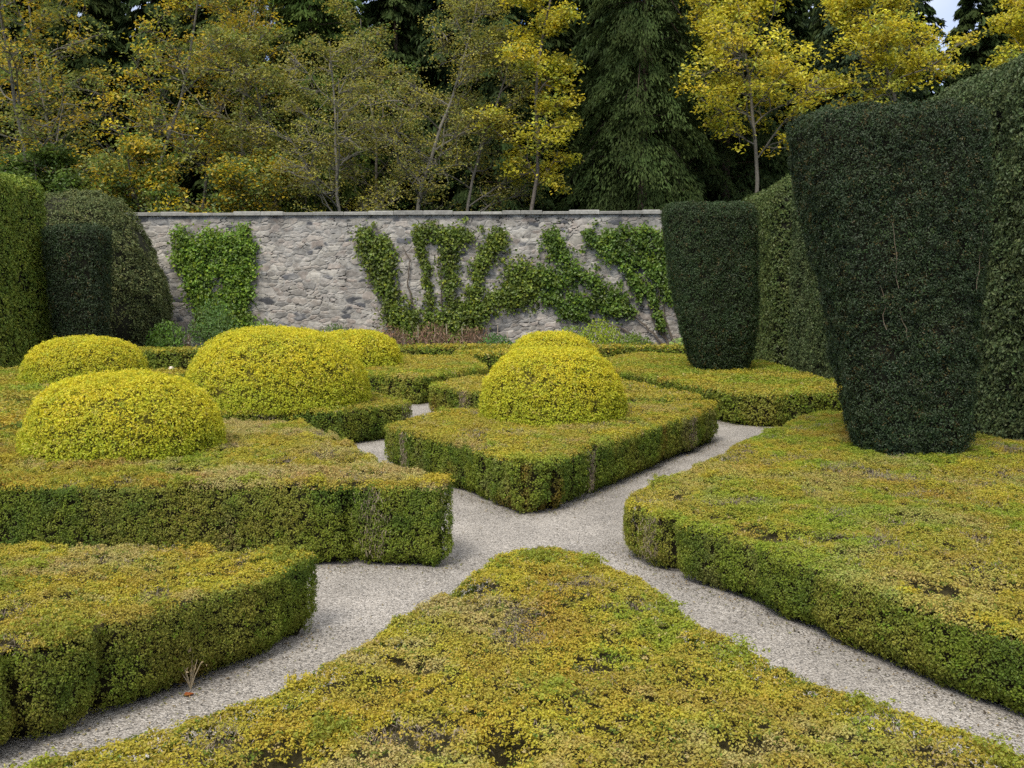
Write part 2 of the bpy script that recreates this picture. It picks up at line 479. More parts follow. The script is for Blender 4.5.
def revolve(name, label, cat, group, base, prof, L, seed, colour, mat, cov=1.9, k=8, sup=2.0, shift=(0, 0), lump=(.05, 5.), fine=(.03, 14.),
            core=(.04, .035, .015), sx=1., sy=1., aspect=.6, stems=0, up=.2, tilt=.45):
    """clipped shrub from a (radius, height) profile; the plan is a super-ellipse"""
    prof = np.array(prof, float)
    root = empty(name, base, label, cat, group)
    seg = np.linalg.norm(np.diff(prof, axis=0), axis=1)
    cum = np.concatenate([[0], np.cumsum(seg)])
    fine_t = np.linspace(0, cum[-1], 60)
    # smooth the profile a little
    pr = np.c_[np.interp(fine_t, cum, prof[:, 0]), np.interp(fine_t, cum, prof[:, 1])]
    for _ in range(3): pr[1:-1] = .25 * pr[:-2] + .5 * pr[1:-1] + .25 * pr[2:]
    top = pr[:, 1].max()
    def ev(u, a):
        r = np.interp(u, np.linspace(0, 1, 60), pr[:, 0]); z = np.interp(u, np.linspace(0, 1, 60), pr[:, 1])
        c, s = np.cos(a), np.sin(a)
        q = (np.abs(c) ** sup + np.abs(s) ** sup) ** (-1 / sup)
        return np.stack([r * q * c * sx + shift[0] * z / top, r * q * s * sy + shift[1] * z / top, z], 1)
    def nrm(u, a):
        e = 1e-3
        du = ev(np.clip(u + e, 0, 1), a) - ev(np.clip(u - e, 0, 1), a); da = ev(u, a + e) - ev(u, a - e)
        n = unit(np.cross(da, du))
        n[(np.abs(n).sum(1) < .5)] = (0, 0, 1)
        return n
    W = L * aspect
    rm = np.interp(np.linspace(0, 1, 200), np.linspace(0, 1, 60), pr[:, 0]) + 1e-3
    area = 2 * np.pi * rm.mean() * cum[-1] * (sx + sy) / 2
    m = int(area * cov / (.5 * L * W) / k)
    u = np.interp(RNG.random(m), np.concatenate([[0], np.cumsum(rm)]) / rm.sum(), np.linspace(0, 1, 201))
    a = RNG.uniform(0, 2 * np.pi, m)
    p = ev(u, a); n = nrm(u, a)
    pw = p + np.array(base)
    p = p + n * (lump[0] * 2 * (fbm(pw, lump[1], seed) - .5) + fine[0] * 2 * (noise(pw, fine[1], seed + 3) - .5))[:, None]
    if name == 'clipped_yew':
        p += n * (.09 * (noise(pw * A3(1, 1, .35), 4.5, seed + 7) - .5))[:, None]
    p += n * RNG.uniform(-1.2, .4, (m, 1)) * L
    p[:, 2] = np.maximum(p[:, 2], .03)
    geo = Geo()
    n2 = n.copy(); n2[:, 2] += up
    tufts(geo, p, unit(n2), k, L * .8, L, W, colour(pw, p / A3(1, 1, top)), tilt=tilt)
    U, T = np.meshgrid(np.linspace(0, 1, 28), np.arange(40) * 2 * np.pi / 40, indexing='ij')
    v = ev(U.ravel(), T.ravel())
    v = v - nrm(U.ravel(), T.ravel()) * (.05 + L)
    v[:, 2] = np.maximum(v[:, 2], 0)
    i = np.arange(27)[:, None] * 40; j = np.arange(40)[None]; j2 = (j + 1) % 40
    f = np.stack([i + j, i + j2, i + 40 + j2, i + 40 + j], -1).reshape(-1, 4)
    geo.add(v, f, A3(*core), 1)
    geo.build('foliage', [mat, M_CORE], root, origin=(0, 0, 0))
    for _ in range(stems):
        a0 = RNG.uniform(-2.6, -.9); u0 = RNG.uniform(.25, .6); ln = RNG.uniform(.07, .16)
        uu = np.linspace(u0, u0 + ln, 7); aa = a0 + np.cumsum(RNG.normal(size=7) * .02)
        sg = Geo()
        q = ev(uu, aa); q = q + nrm(uu, aa) * .02
        tube(sg, q, np.linspace(.0045, .002, 7), 5, (.19, .145, .10))
        sg.build('bare_stem', M_TWIG, root, origin=(0, 0, 0))
    return root

# ------------------------------------------------------------------ setting
def sheet(name, x0, x1, y0, y1, z, mat, hill=None, nx=2, ny=2):
    g = Geo()
    X, Y = np.meshgrid(np.linspace(x0, x1, nx), np.linspace(y0, y1, ny), indexing='ij')
    Z = np.full(X.shape, float(z)) if hill is None else hill(X, Y)
    idx = np.arange(X.size).reshape(X.shape)
    f = np.stack([idx[:-1, :-1], idx[1:, :-1], idx[1:, 1:], idx[:-1, 1:]], -1).reshape(-1, 4)
    g.add(np.c_[X.ravel(), Y.ravel(), Z.ravel()], f, A3(.05, .05, .03))
    return tag(g.build(name, mat), kind='structure')

sheet('ground', -900, 900, -300, 1500, -.012, M_EARTH)
sheet('gravel_path', -20, 14, -3, 36, 0, M_GRAVEL)
sheet('soil_bed', -18, 9.5, 34.2, 42.4, .012, M_SOIL)

# ------------------------------------------------------------------ box hedges
GB = 'clipped box hedge blocks of the parterre'
def box(label, poly, h, L, seed, dry=.5, fresh=.3, **kw):
    return hedge('box_hedge', label, 'hedge', GB, poly, h, kw.pop('R', .07), L, seed,
                 lambda p: box_top_colour(p, seed, dry, fresh), lambda p: box_side_colour(p, seed, dry), M_BOX, **kw)

box('bronze-topped box hedge closest to the viewer, narrowing to a blunt point at the path fork',
    [(.22, 7.42), (-.06, 7.12), (-.43, 6.21), (-.62, 5.85), (-.89, 5.15), (-1.17, 4.67), (-1.61, 4.28), (-2.0, 3.83), (-2.8, 2.9), (-2.4, 2.4), (2.4, 2.4), (2.95, 2.95),
     (2.15, 3.9), (1.6, 4.58), (1.12, 5.45), (.84, 6.5), (.55, 7.2)], .6, .016, 1, dry=.85, fresh=.25, fil=.14, cov=1.75, twig=1., shoots=26,
    pits=[(.0, 4.02, .08, .5), (-.03, 4.17, .06, .4), (-.30, 6.2, .11, .3), (-.95, 3.98, .12, .3), (-.6, 5.0, .07, .18), (.95, 4.05, .1, .16), (.45, 4.9, .08, .1), (-.45, 4.9, .08, .1)],
    bump=1.25, cracks=5)
box('brown and gold box wedge with a pointed end and green flank facing the nearest path',
    [(-1.38, 7.26), (-3.86, 7.42), (-5.6, 7.5), (-5.6, 4.2), (-3.5, 4.1), (-2.68, 5.07), (-2.35, 5.54), (-2.12, 5.92), (-1.66, 6.48)], .6, .016, 2,
    dry=.8, fresh=.25, fil=.12, twig=1.2, cracks=8, wob=.06, cov=1.7, shoots=26)
box('long box hedge with a wide dark green front face, carrying the nearest low golden dome',
    [(-7.4, 8.6), (-4.57, 8.78), (-1.9, 8.85), (-.62, 8.74), (-.47, 8.92), (-1.35, 10.1), (-1.87, 11.45), (-2.5, 12.7), (-3.0, 13.4), (-3.95, 13.5), (-6.1, 12.3), (-7.4, 11.6)],
    0.77, .020, 3, dry=.85, fresh=.25, fil=.2, twig=1.2, cracks=10, wob=.06, cov=1.7, shoots=26,
    pits=[(-3.2, 9.6, .2, .10), (-2.2, 11.6, .15, .12), (-1.7, 10.3, .12, .12), (-4.4, 9.5, .25, .08)], bump=1.3)
box('broad box bed around the tallest yew, its ragged green side along the curving path',
    [(1.0, 9.3), (1.12, 8.9), (1.48, 8.4), (1.84, 7.82), (2.43, 6.5), (2.95, 5.56), (3.8, 4.4), (7.4, 4.3), (7.6, 11.8), (6.75, 12.95), (5.5, 16.35), (5.2, 16.55), (4.56, 15.8), (3.69, 14.2),
     (2.73, 12.4), (1.99, 11.0), (1.38, 10.05)], .52, .019, 4, dry=.45, fresh=.55, fil=.2, twig=1., cracks=16, wob=.085, cov=1.65, shoots=26,
    pits=[(2.15, 8.0, .2, .14), (2.5, 7.9, .14, .12), (2.85, 6.5, .14, .2), (3.3, 6.6, .2, .1), (1.9, 9.1, .1, .12), (6.1, 10.1, .12, .15), (1.6, 9.5, .1, .12)], bump=1.2)
box('diamond shaped box hedge between the crossing paths, blunt corner towards the fork',
    [(-1.84, 14.0), (-.4, 11.75), (.08, 10.82), (.55, 11.12), (2.2, 14.2), (3.42, 16.4), (3.25, 16.9), (2.2, 17.0), (-1.0, 15.75)], .61, .026, 5, dry=.6, fresh=.3, fil=.22, twig=1., cracks=12, wob=.06, shoots=14,
    pits=[(1.9, 15.6, .2, .12), (2.4, 16.2, .15, .1), (-.4, 12.6, .12, .1)])
box('green fronted box hedge with a dead gap, under the widest golden dome',
    [(-1.68, 17.0), (-2.6, 16.0), (-2.9, 15.75), (-4.5, 15.5), (-6.2, 15.4), (-6.7, 16.2), (-6.1, 18.4), (-4.5, 19.2), (-2.66, 18.7)], .6, .031, 6, dry=.5, fresh=.35, twig=1.4, cracks=4)
box('olive topped box hedge behind the widest golden dome',
    [(-3.2, 22.5), (-2.05, 21.6), (-1.3, 22.9), (-.59, 24.71), (-1.2, 28.8), (-3.6, 29.3), (-5.4, 27), (-5.4, 24)], .6, .048, 7, dry=.3, fresh=.3, cracks=3, k=8)
box('box hedge mostly hidden behind the central dome, one green corner beside bare gravel',
    [(-1.69, 20.0), (-.79, 18.8), (.8, 17.95), (3.2, 17.6), (3.45, 18.0), (2.7, 20.2), (2.0, 22), (.8, 22.5), (-.95, 21.9)], .6, .042, 8, dry=.35, fresh=.35, cracks=3, k=8, twig=.4)
box('smooth yellow-green box bed under the far vase shaped yew',
    [(2.3, 23.9), (2.87, 22.3), (3.6, 19.8), (4.15, 18.35), (4.64, 18.05), (6.2, 18.5), (6.7, 20), (6.7, 26.4), (4, 30.5), (2.4, 27.5)], .61, .045, 9, dry=.05, fresh=.62, cracks=3, k=8, bump=.6)
box('tan topped box strip glimpsed between the nearest low dome and the picture edge',
    [(-7.0, 14.3), (-7.3, 16.7), (-10.8, 16.9), (-10.8, 14.1)], .6, .05, 10, dry=.5, fresh=.3, cracks=1, k=8)
box('green box block under the small golden dome beside the tall bright green hedge',
    [(-7.3, 18.6), (-7.1, 20.4), (-7.75, 23.8), (-9.5, 24.6), (-13.8, 24.4), (-13.8, 18.2), (-9, 17.9)], .58, .055, 11, dry=.2, fresh=.45, cracks=2, k=8)
box('crisp low box edging with a bent corner below the leafy shrubs at the wall',
    [(-13.4, 31.0), (-10.5, 31.0), (-8.0, 33.2), (-8.3, 33.9), (-10.8, 32.0), (-13.4, 32.0)], .62, .075, 12, dry=.05, fresh=.4, k=8, fil=.08)
box('thin straight box edging along the flower bed below the climbers',
    [(-4.2, 33.3), (7.6, 33.3), (7.6, 33.95), (-4.2, 33.95)], .62, .08, 13, dry=.15, fresh=.3, k=8, fil=.08)
box('short box block behind the central domes, only its left end and narrow face in sight',
    [(-1.7, 29.9), (1.8, 29.9), (1.9, 32.0), (-1.7, 32.0)], .6, .075, 14, dry=.2, fresh=.4, k=8, fil=.12)

g = Geo()
for P in HEDGE_PLANS:
    n = int(np.linalg.norm(np.roll(P, -1, 0) - P, axis=1).sum() * 95)
    b, nn, _ = around(P, RNG.random(n))
    q = np.c_[b + nn * (np.abs(RNG.normal(size=(n, 1))) * .13 - .06), RNG.uniform(.006, .014, n)]
    c = np.where((RNG.random(n) < .35)[:, None], A3(.34, .26, .12), np.where((RNG.random(n) < .5)[:, None], A3(.10, .075, .045), A3(.2, .2, .05))) * RNG.uniform(.6, 1.3, (n, 1))
    leaves(g, q, np.tile(A3(0, 0, 1), (n, 1)), .022, .012, c, .3)
n = 1500
q = np.c_[RNG.uniform(-4, 4, n), RNG.uniform(3, 16, n), RNG.uniform(.006, .012, n)]
leaves(g, q, np.tile(A3(0, 0, 1), (n, 1)), .022, .012, A3(.25, .2, .1) * RNG.uniform(.4, 1.4, (n, 1)), .3)
tag(g.build('leaf_litter', M_BOX), 'fine clippings and leaf litter along the edges of the gravel', 'litter', kind='stuff')

# ------------------------------------------------------------------ golden domes
GD = 'golden clipped domes growing out of the box hedges'
def gold_colour(seed):
    def f(pw, q):
        n = fbm(pw, 3., seed); r = RNG.random(len(pw))
        c = A3(.68, .605, .04) + (A3(.60, .56, .042) - A3(.68, .605, .04)) * smooth(.35, .7, n)[:, None]
        c = c + (A3(.44, .50, .035) - c) * (.75 * smooth(.65, .0, q[:, 2] / max(q[:, 2].max(), .01)))[:, None]      # older green leaf low down
        c = np.where((r < .10)[:, None], A3(.42, .46, .04), c)
        c = np.where((r > .97)[:, None], A3(.6, .52, .1), c)
        return c
    return f
def dome(label, x, y, z0, r, hgt, L, seed, flat=.8):
    t = np.linspace(0, np.pi / 2, 14)
    prof = [(r * .95, -.05)] + [(r * math.cos(a) ** flat, hgt * math.sin(a) ** .92) for a in t]
    return revolve('golden_dome_shrub', label, 'topiary', GD, (x, y, z0), prof, L, seed, gold_colour(seed), M_GOLD, cov=2.0, k=8, lump=(.045, 2.0), fine=(.028, 13.), core=(.10, .09, .015), up=.35, tilt=.5)
dome('low golden dome nearest the camera, spreading over the long dark-fronted hedge', -4.30, 11.0, .70, 1.06, .86, .029, 61, .62)
dome('largest and widest golden dome, on the hedge with the dead gap', -4.02, 17.1, .56, 1.55, 1.28, .036, 62, .66)
dome('golden dome showing only its right shoulder behind the widest dome', -4.0, 25.4, .56, 1.2, .9, .055, 63, .7)
dome('golden dome at the centre of the diamond shaped hedge', 0.61, 14.98, .57, 1.09, 1.05, .033, 64, .58)
dome('golden dome peeping over the central dome from directly behind it', .82, 20.3, .56, 1.04, 1.06, .042, 65, .62)
dome('small far golden dome between the bright green hedge and the low edging', -9.2, 21.5, .55, 1.28, .93, .042, 66, .66)

# ------------------------------------------------------------------ yews
GY = 'dark vase shaped clipped yews'
def yew_colour(seed, base=(.033, .052, .019), warm=.05):
    def f(pw, q):
        n = fbm(pw, 2.2, seed); r = RNG.random(len(pw))
        c = A3(*base) * (.7 + .7 * n)[:, None]
        c = np.where((r < warm)[:, None], A3(.085, .065, .018), c)
        c = np.where((r > .93)[:, None], A3(.05, .085, .022), c)
        return c
    return f
revolve('clipped_yew', 'tallest clipped yew, very dark and vase shaped, on the broad box bed', 'topiary', GY, (5.02, 12.5, .34),
        [(.42, 0), (.57, .06), (.63, .25), (.75, 1.0), (.90, 2.1), (1.02, 3.2), (1.07, 3.8), (1.08, 4.05), (1.07, 4.22), (.95, 4.28), (.6, 4.3), (0.02, 4.31)], .031, 71,
        yew_colour(71), M_YEW, cov=1.9, k=8, sup=2.9, shift=(-.47, 0), lump=(.06, 2.6), fine=(.05, 10.), core=(.018, .017, .009), aspect=.45, stems=4, tilt=.48)
revolve('clipped_yew', 'middle sized flat topped clipped yew standing in front of the end of the stone wall', 'topiary', GY, (5.05, 24.1, .55),
        [(.45, 0), (.62, .05), (.70, .3), (.88, 1.1), (.97, 2.1), (1.04, 3.2), (1.07, 3.8), (1.0, 3.95), (0.02, 3.98)], .043, 72,
        yew_colour(72, (.038, .062, .020)), M_YEW, cov=1.9, k=8, sup=3.4, shift=(-.40, 0), lump=(.04, 2.2), fine=(.035, 8.), core=(.018, .017, .009), aspect=.45, tilt=.55)
revolve('clipped_yew', 'small far upright clipped yew in front of the rounded holly by the wall', 'topiary', GY, (-13.95, 32.4, .0),
        [(.6, 0), (.72, .1), (.78, 1.5), (.87, 3.2), (.92, 4.2), (.88, 4.5), (0.02, 4.55)], .075, 73,
        yew_colour(73, (.036, .056, .020)), M_YEW, cov=1.9, k=8, sup=3.2, lump=(.04, 2.2), fine=(.035, 7.), core=(.018, .017, .009), aspect=.45, tilt=.55)

# ------------------------------------------------------------------ tall boundary hedges
def tall_colour(seed, base, hi, wt=.15):
    def f(p):
        n = fbm(p, 1.2, seed); n2 = noise(p, 5., seed + 2); r = RNG.random(len(p))
        c = A3(*base) * (.6 + .5 * n + .4 * n2)[:, None]
        return np.where((r < wt)[:, None], A3(*hi), c)
    return f
def tall(label, poly, h, L, seed, base, hi, R, mat, wt=.15, **kw):
    f = tall_colour(seed, base, hi, wt)
    return hedge('tall_hedge', label, 'hedge', 'tall clipped hedges enclosing the garden', poly, h, R, L, seed, f, f, mat, fil=.6, k=8, core=(.02, .02, .01), wob=.16, under=.12, **kw)
tall('huge dark green boundary hedge beside the tallest yew, running back towards the wall',
     [(7.3, 10.5), (10.4, 10.5), (10.8, 30.0), (8.2, 30.0)], 6.25, .065, 81, (.078, .105, .040), (.13, .165, .06), .8, M_HOLLY, cov=1.8)
tall('paler rounded boundary hedge seen between the two big yews',
     [(8.0, 30.8), (10.8, 30.8), (10.8, 39.5), (8.5, 39.5)], 6.1, .085, 82, (.078, .105, .03), (.12, .15, .04), 1.2, M_HOLLY, cov=1.8)
tall('bright green boundary hedge of a lighter species at the side of the smallest yew',
     [(-15.3, 20.0), (-15.1, 33.2), (-18.0, 33.2), (-18.0, 20.0)], 6.0, .08, 83, (.165, .22, .032), (.26, .31, .042), .45, M_HOLLY, wt=.3, cov=1.8)  # a lighter species: the brighter green is its own leaf colour
t = np.linspace(0, np.pi / 2, 12)
revolve('holly_bush', 'big dark rounded holly bush against the left end of the stone wall', 'shrub', None, (-17.2, 38.0, 0),
        [(3.5, 0)] + [(4.0 * math.cos(a) ** .72, 1.2 + 4.9 * math.sin(a) ** .9) for a in t], .085, 84,
        lambda pw, q: tall_colour(84, (.11, .13, .045), (.17, .18, .06))(pw), M_HOLLY, cov=1.9, k=8, lump=(.5, .8), fine=(.1, 4.), core=(.02, .02, .01))

# ------------------------------------------------------------------ stone wall
def wall_y(x):
    return 41.9 - .055 * (x + 15.)
def stone_wall():
    x0, x1, h = -18.5, 10.5, 5.55
    root = empty('stone_wall', (-4, wall_y(-4), 0), 'tall grey and pink rubble stone garden wall with a flat coping along its top', 'wall')
    st = .034
    nx, nz = int((x1 - x0) / st), int(h / st)
    xs = np.linspace(x0, x1, nx); zs = np.linspace(0, h, nz)
    X, Z = np.meshgrid(xs, zs, indexing='ij')
    U, V = X.ravel(), Z.ravel()
    # jittered rows of stones, big and small
    warp = np.c_[U, V, np.zeros(len(U))]
    Uw = U + .14 * (noise(warp, 2.2, 5) - .5) * 2 + .07 * (noise(warp, 9., 7) - .5); Vw = V + .08 * (noise(warp, 2.0, 6) - .5) * 2 + .07 * (noise(warp, 8., 8) - .5)
    cw, ch = .36, .165
    # two scales: in places cells join into big blocks
    gi, gj = np.floor(Uw / cw).astype(int), np.floor(Vw / ch).astype(int)
    d1 = np.full(len(U), 9.); d2 = np.full(len(U), 9.); idn = np.zeros(len(U), np.int64)
    for di in (-2, -1, 0, 1, 2):
        for dj in (-2, -1, 0, 1, 2):
            i, j = gi + di, gj + dj
            jx = _hash(i, j, i * 0, 1); jz = _hash(i, j, i * 0, 2); sz = _hash(i, j, i * 0, 3)
            cx = (i + .5 + .85 * (jx - .5)) * cw; cz = (j + .5 + .5 * (jz - .5)) * ch
            d = (np.abs((Uw - cx) / 2.1) ** 3.2 + np.abs(Vw - cz) ** 3.2) ** (1 / 3.2) - .09 * (sz > .86)
            m = d < d1
            d2 = np.where(m, d1, np.minimum(d2, d))
            idn = np.where(m, i * 4096 + j, idn); d1 = np.where(m, d, d1)
    edge = d2 - d1
    r1 = _hash(idn, idn * 0, idn * 0, 7); r2 = _hash(idn, idn * 0, idn * 0, 8); r3 = _hash(idn, idn * 0, idn * 0, 9)
    face = smooth(.006, .045, edge)
    depth = face * (.006 + .022 * r3) + .018 * (noise(np.c_[U, V, U * 0], 8., 3) - .5)
    pal = np.array([(.37, .345, .325), (.41, .375, .35), (.44, .39, .35), (.46, .43, .39), (.39, .335, .305), (.31, .30, .295), (.51, .48, .44), (.44, .37, .33)])
    c = pal[(r1 * 7.99).astype(int)] * A3(.86, .815, .71) * (.70 + .52 * r2)[:, None]
    dark = (r2 > .94)
    c[dark] = A3(.085, .085, .09) * (.8 + .8 * r3[dark])[:, None]
    mort = A3(.395, .365, .31)
    smear = smooth(.5, .66, fbm(np.c_[U, V * 1.6, U * 0], 1.6, 27))               # lime smeared over the stones
    c = c + (mort * 1.1 - c) * (smear * .5)[:, None]
    c = mort * .90 + (c - mort * .90) * smooth(.0, .03, edge)[:, None]
    chink = smooth(.012, .0, edge) * smooth(.6, .7, noise(np.c_[U, V, U * 0], 3.1, 31))
    depth_chink = chink * .06; c *= (1 - .5 * chink)[:, None]
    p2 = np.c_[U, V, U * 0]
    c *= (.84 + .32 * fbm(p2, .5, 15))[:, None]
    c *= (.80 + .40 * noise(np.c_[U * .3, V, U * 0], 11., 33))[:, None]
    c = c + (c.mean(1, keepdims=True) - c) * .3
    streak = smooth(.58, .72, fbm(np.c_[U, V * .3, U * 0], 1.4, 22))                 # damp, lichen-grey stains
    c *= (1 - .25 * streak)[:, None]
    c *= (1 - .35 * smooth(5.0, 5.5, V) * noise(p2, 3., 19))[:, None]
    v = np.c_[U, wall_y(U) - depth + depth_chink, V]
    idx = np.arange(len(U)).reshape(X.shape)
    f = np.stack([idx[:-1, :-1], idx[1:, :-1], idx[1:, 1:], idx[:-1, 1:]], -1).reshape(-1, 4)
    g = Geo(); g.add(v, f, c[f].mean(1))
    T = .6
    bx = [(x0, wall_y(x0) - .02), (x1, wall_y(x1) - .02), (x1, wall_y(x1) + T), (x0, wall_y(x0) + T)]
    v = [(x, y, 0) for x, y in bx] + [(x, y, h) for x, y in bx]
    g.add(v, [(1, 2, 6, 5), (2, 3, 7, 6), (3, 0, 4, 7), (4, 5, 6, 7)], A3(.3, .27, .25))
    g.build('stonework', M_STONE, root)
    g = Geo(); x = x0
    while x < x1:                                                                   # coping slabs
        w = random.uniform(.7, 1.3); a, b = x + .006, min(x + w, x1 + .3) - .006
        zt = h + .14 + random.uniform(-.03, .03); zb = h + .004
        f0 = .13 + random.uniform(-.02, .02)
        y0a, y0b = wall_y(a) - f0, wall_y(b) - f0
        y1a, y1b = wall_y(a) + T + .1, wall_y(b) + T + .1
        e = .025
        v = [(a, y0a, zb), (b, y0b, zb), (b, y1b, zb), (a, y1a, zb), (a, y0a, zt - e), (b, y0b, zt - e), (b, y1b, zt - e), (a, y1a, zt - e),
             (a + e, y0a + e, zt), (b - e, y0b + e, zt), (b - e, y1b - e, zt), (a + e, y1a - e, zt)]
        f = [(3, 2, 1, 0), (0, 1, 5, 4), (1, 2, 6, 5), (2, 3, 7, 6), (3, 0, 4, 7), (4, 5, 9, 8), (5, 6, 10, 9), (6, 7, 11, 10), (7, 4, 8, 11), (8, 9, 10, 11)]
        g.add(v, f, A3(.27, .26, .23) * random.uniform(.75, 1.15))
        x += w
    g.build('coping', M_STONE, root)
    return root
stone_wall()

# ------------------------------------------------------------------ climbers on the wall
def on_wall(px, py):
    """a place on the wall face (measured on the plan drawing of the wall: 24 units a metre, 350 at its foot)"""
    x = (px - 512) * .0412
    return A3(x, wall_y(x) - .12, max(.02, 2.5 - (py - 290) * .0412))
def climber(label, strands, blobs, leafc, seed, root_px, bare=()):
    b = on_wall(*root_px)
    root = empty('wall_climber', (b[0], b[1], 0), label, 'climber', 'leafy climbers trained on the stone wall')
    sg, lg = Geo(), Geo()
    def leafy(c, rad, n):
        q = RNG.normal(size=(n, 3)) * A3(rad * .55, .13, rad * .55) + c
        q[:, 1] = np.minimum(q[:, 1] - .08, wall_y(q[:, 0]) - .06)
        nn = np.tile(A3(0, -1, .45), (n, 1))
        col = A3(*leafc) * (.28 + 1.1 * fbm(q, 2.4, seed))[:, None] * RNG.uniform(.7, 1.3, (n, 1))
        col = np.where((RNG.random(n) < .14)[:, None], col * A3(1.6, 1.35, .9), col)
        leaves(lg, q, nn, .125, .10, col, .6)
    for st in strands:
        pts, wd = st
        P = np.array([on_wall(*q) for q in pts])
        tt = np.linspace(0, len(P) - 1, len(P) * 5)
        Q = np.stack([np.interp(tt, np.arange(len(P)), P[:, i]) for i in range(3)], 1)
        Q[:, 0] += .06 * (noise(Q, 1.5, seed) - .5); Q[:, 1] += .04
        tube(sg, Q, np.linspace(.022, .05, len(Q)), 5, (.12, .095, .07))
        if wd:
            for q in Q:
                w = wd * .0412 * .5 * (.55 + .95 * float(noise(q[None], 2.2, seed)[0]))
                if random.random() < .35: leafy(q + A3(random.uniform(-2.2, 2.2) * w, 0, random.uniform(-2.2, 2.2) * w), .16, 16)
                leafy(q + A3(RNG.normal() * w * .25, 0, RNG.normal() * w * .25), w, int(70 * (w / .35) ** 1.3) + 12)
    for (x0, y0, x1, y1, n) in blobs:
        for _ in range(n):
            leafy(on_wall(RNG.uniform(x0, x1), RNG.uniform(y0, y1)), .32, 44)
    for pts in bare:
        P = np.array([on_wall(*q) for q in pts])
        tt = np.linspace(0, len(P) - 1, len(P) * 4)
        Q = np.stack([np.interp(tt, np.arange(len(P)), P[:, i]) for i in range(3)], 1)
        Q += RNG.normal(size=Q.shape) * A3(.03, .01, .03)
        tube(sg, Q, np.linspace(.016, .045, len(Q)), 5, (.13, .105, .08))
    sg.build('stem', M_BARK, root); lg.build('foliage', M_IVY, root)
climber('dense bright green climber filling one broad patch of wall next to the dark holly',
        [([(178, 230), (190, 270), (208, 310), (222, 338)], 14), ([(245, 228), (243, 270), (238, 310), (230, 338)], 16)],
        [(174, 232, 252, 252, 44), (176, 250, 208, 268, 12), (200, 244, 250, 276, 34), (184, 268, 208, 304, 20), (216, 268, 250, 330, 44), (196, 300, 222, 330, 22), (205, 265, 235, 320, 16), (215, 320, 250, 338, 10)], (.17, .28, .03), 91, (225, 348))
climber('fan trained climber of narrow leafy upright strands in the middle of the wall',
        [([(366, 236), (368, 246), (372, 262), (384, 290), (396, 318), (420, 336)], 21), ([(384, 240), (388, 262), (390, 290)], 14),
         ([(418, 234), (423, 255), (430, 295), (434, 336)], 12), ([(420, 233), (445, 236), (466, 237)], 13), ([(456, 236), (450, 262), (450, 300), (446, 336)], 17),
         ([(499, 238), (494, 248), (480, 265), (476, 292), (462, 322), (450, 338)], 15), ([(518, 270), (512, 285), (492, 302), (470, 326), (455, 338)], 17), ([(536, 276), (526, 294), (506, 302)], 18)],
        [(400, 312, 470, 334, 18)], (.16, .22, .03), 92, (440, 348), bare=[[(404, 246), (411, 262), (407, 284), (416, 310), (420, 336)], [(440, 262), (443, 290), (440, 334)]])
climber('sprawling climber with slanting leafy arms and bare lower branches behind the far big yew',
        [([(550, 235), (556, 250), (572, 268), (596, 288), (622, 306)], 17), ([(540, 272), (553, 284), (572, 274)], 14), ([(546, 292), (562, 308), (584, 318)], 15),
         ([(587, 234), (592, 244), (612, 256), (632, 276), (640, 290)], 12), ([(600, 238), (628, 233), (662, 236)], 12), ([(637, 238), (646, 258), (656, 280), (668, 300)], 13), ([(574, 300), (600, 306), (628, 312)], 12), ([(655, 240), (664, 262), (668, 288)], 14), ([(610, 238), (622, 254), (634, 262)], 10), ([(648, 292), (656, 314), (660, 330)], 7)],
        [], (.13, .215, .028), 93, (668, 348),
        bare=[[(622, 306), (640, 322), (664, 346)], [(590, 316), (615, 326), (655, 346)], [(640, 280), (652, 310), (668, 346)], [(584, 318), (605, 336), (640, 346)], [(652, 270), (660, 310), (672, 346)], [(645, 300), (655, 330), (668, 344)]])

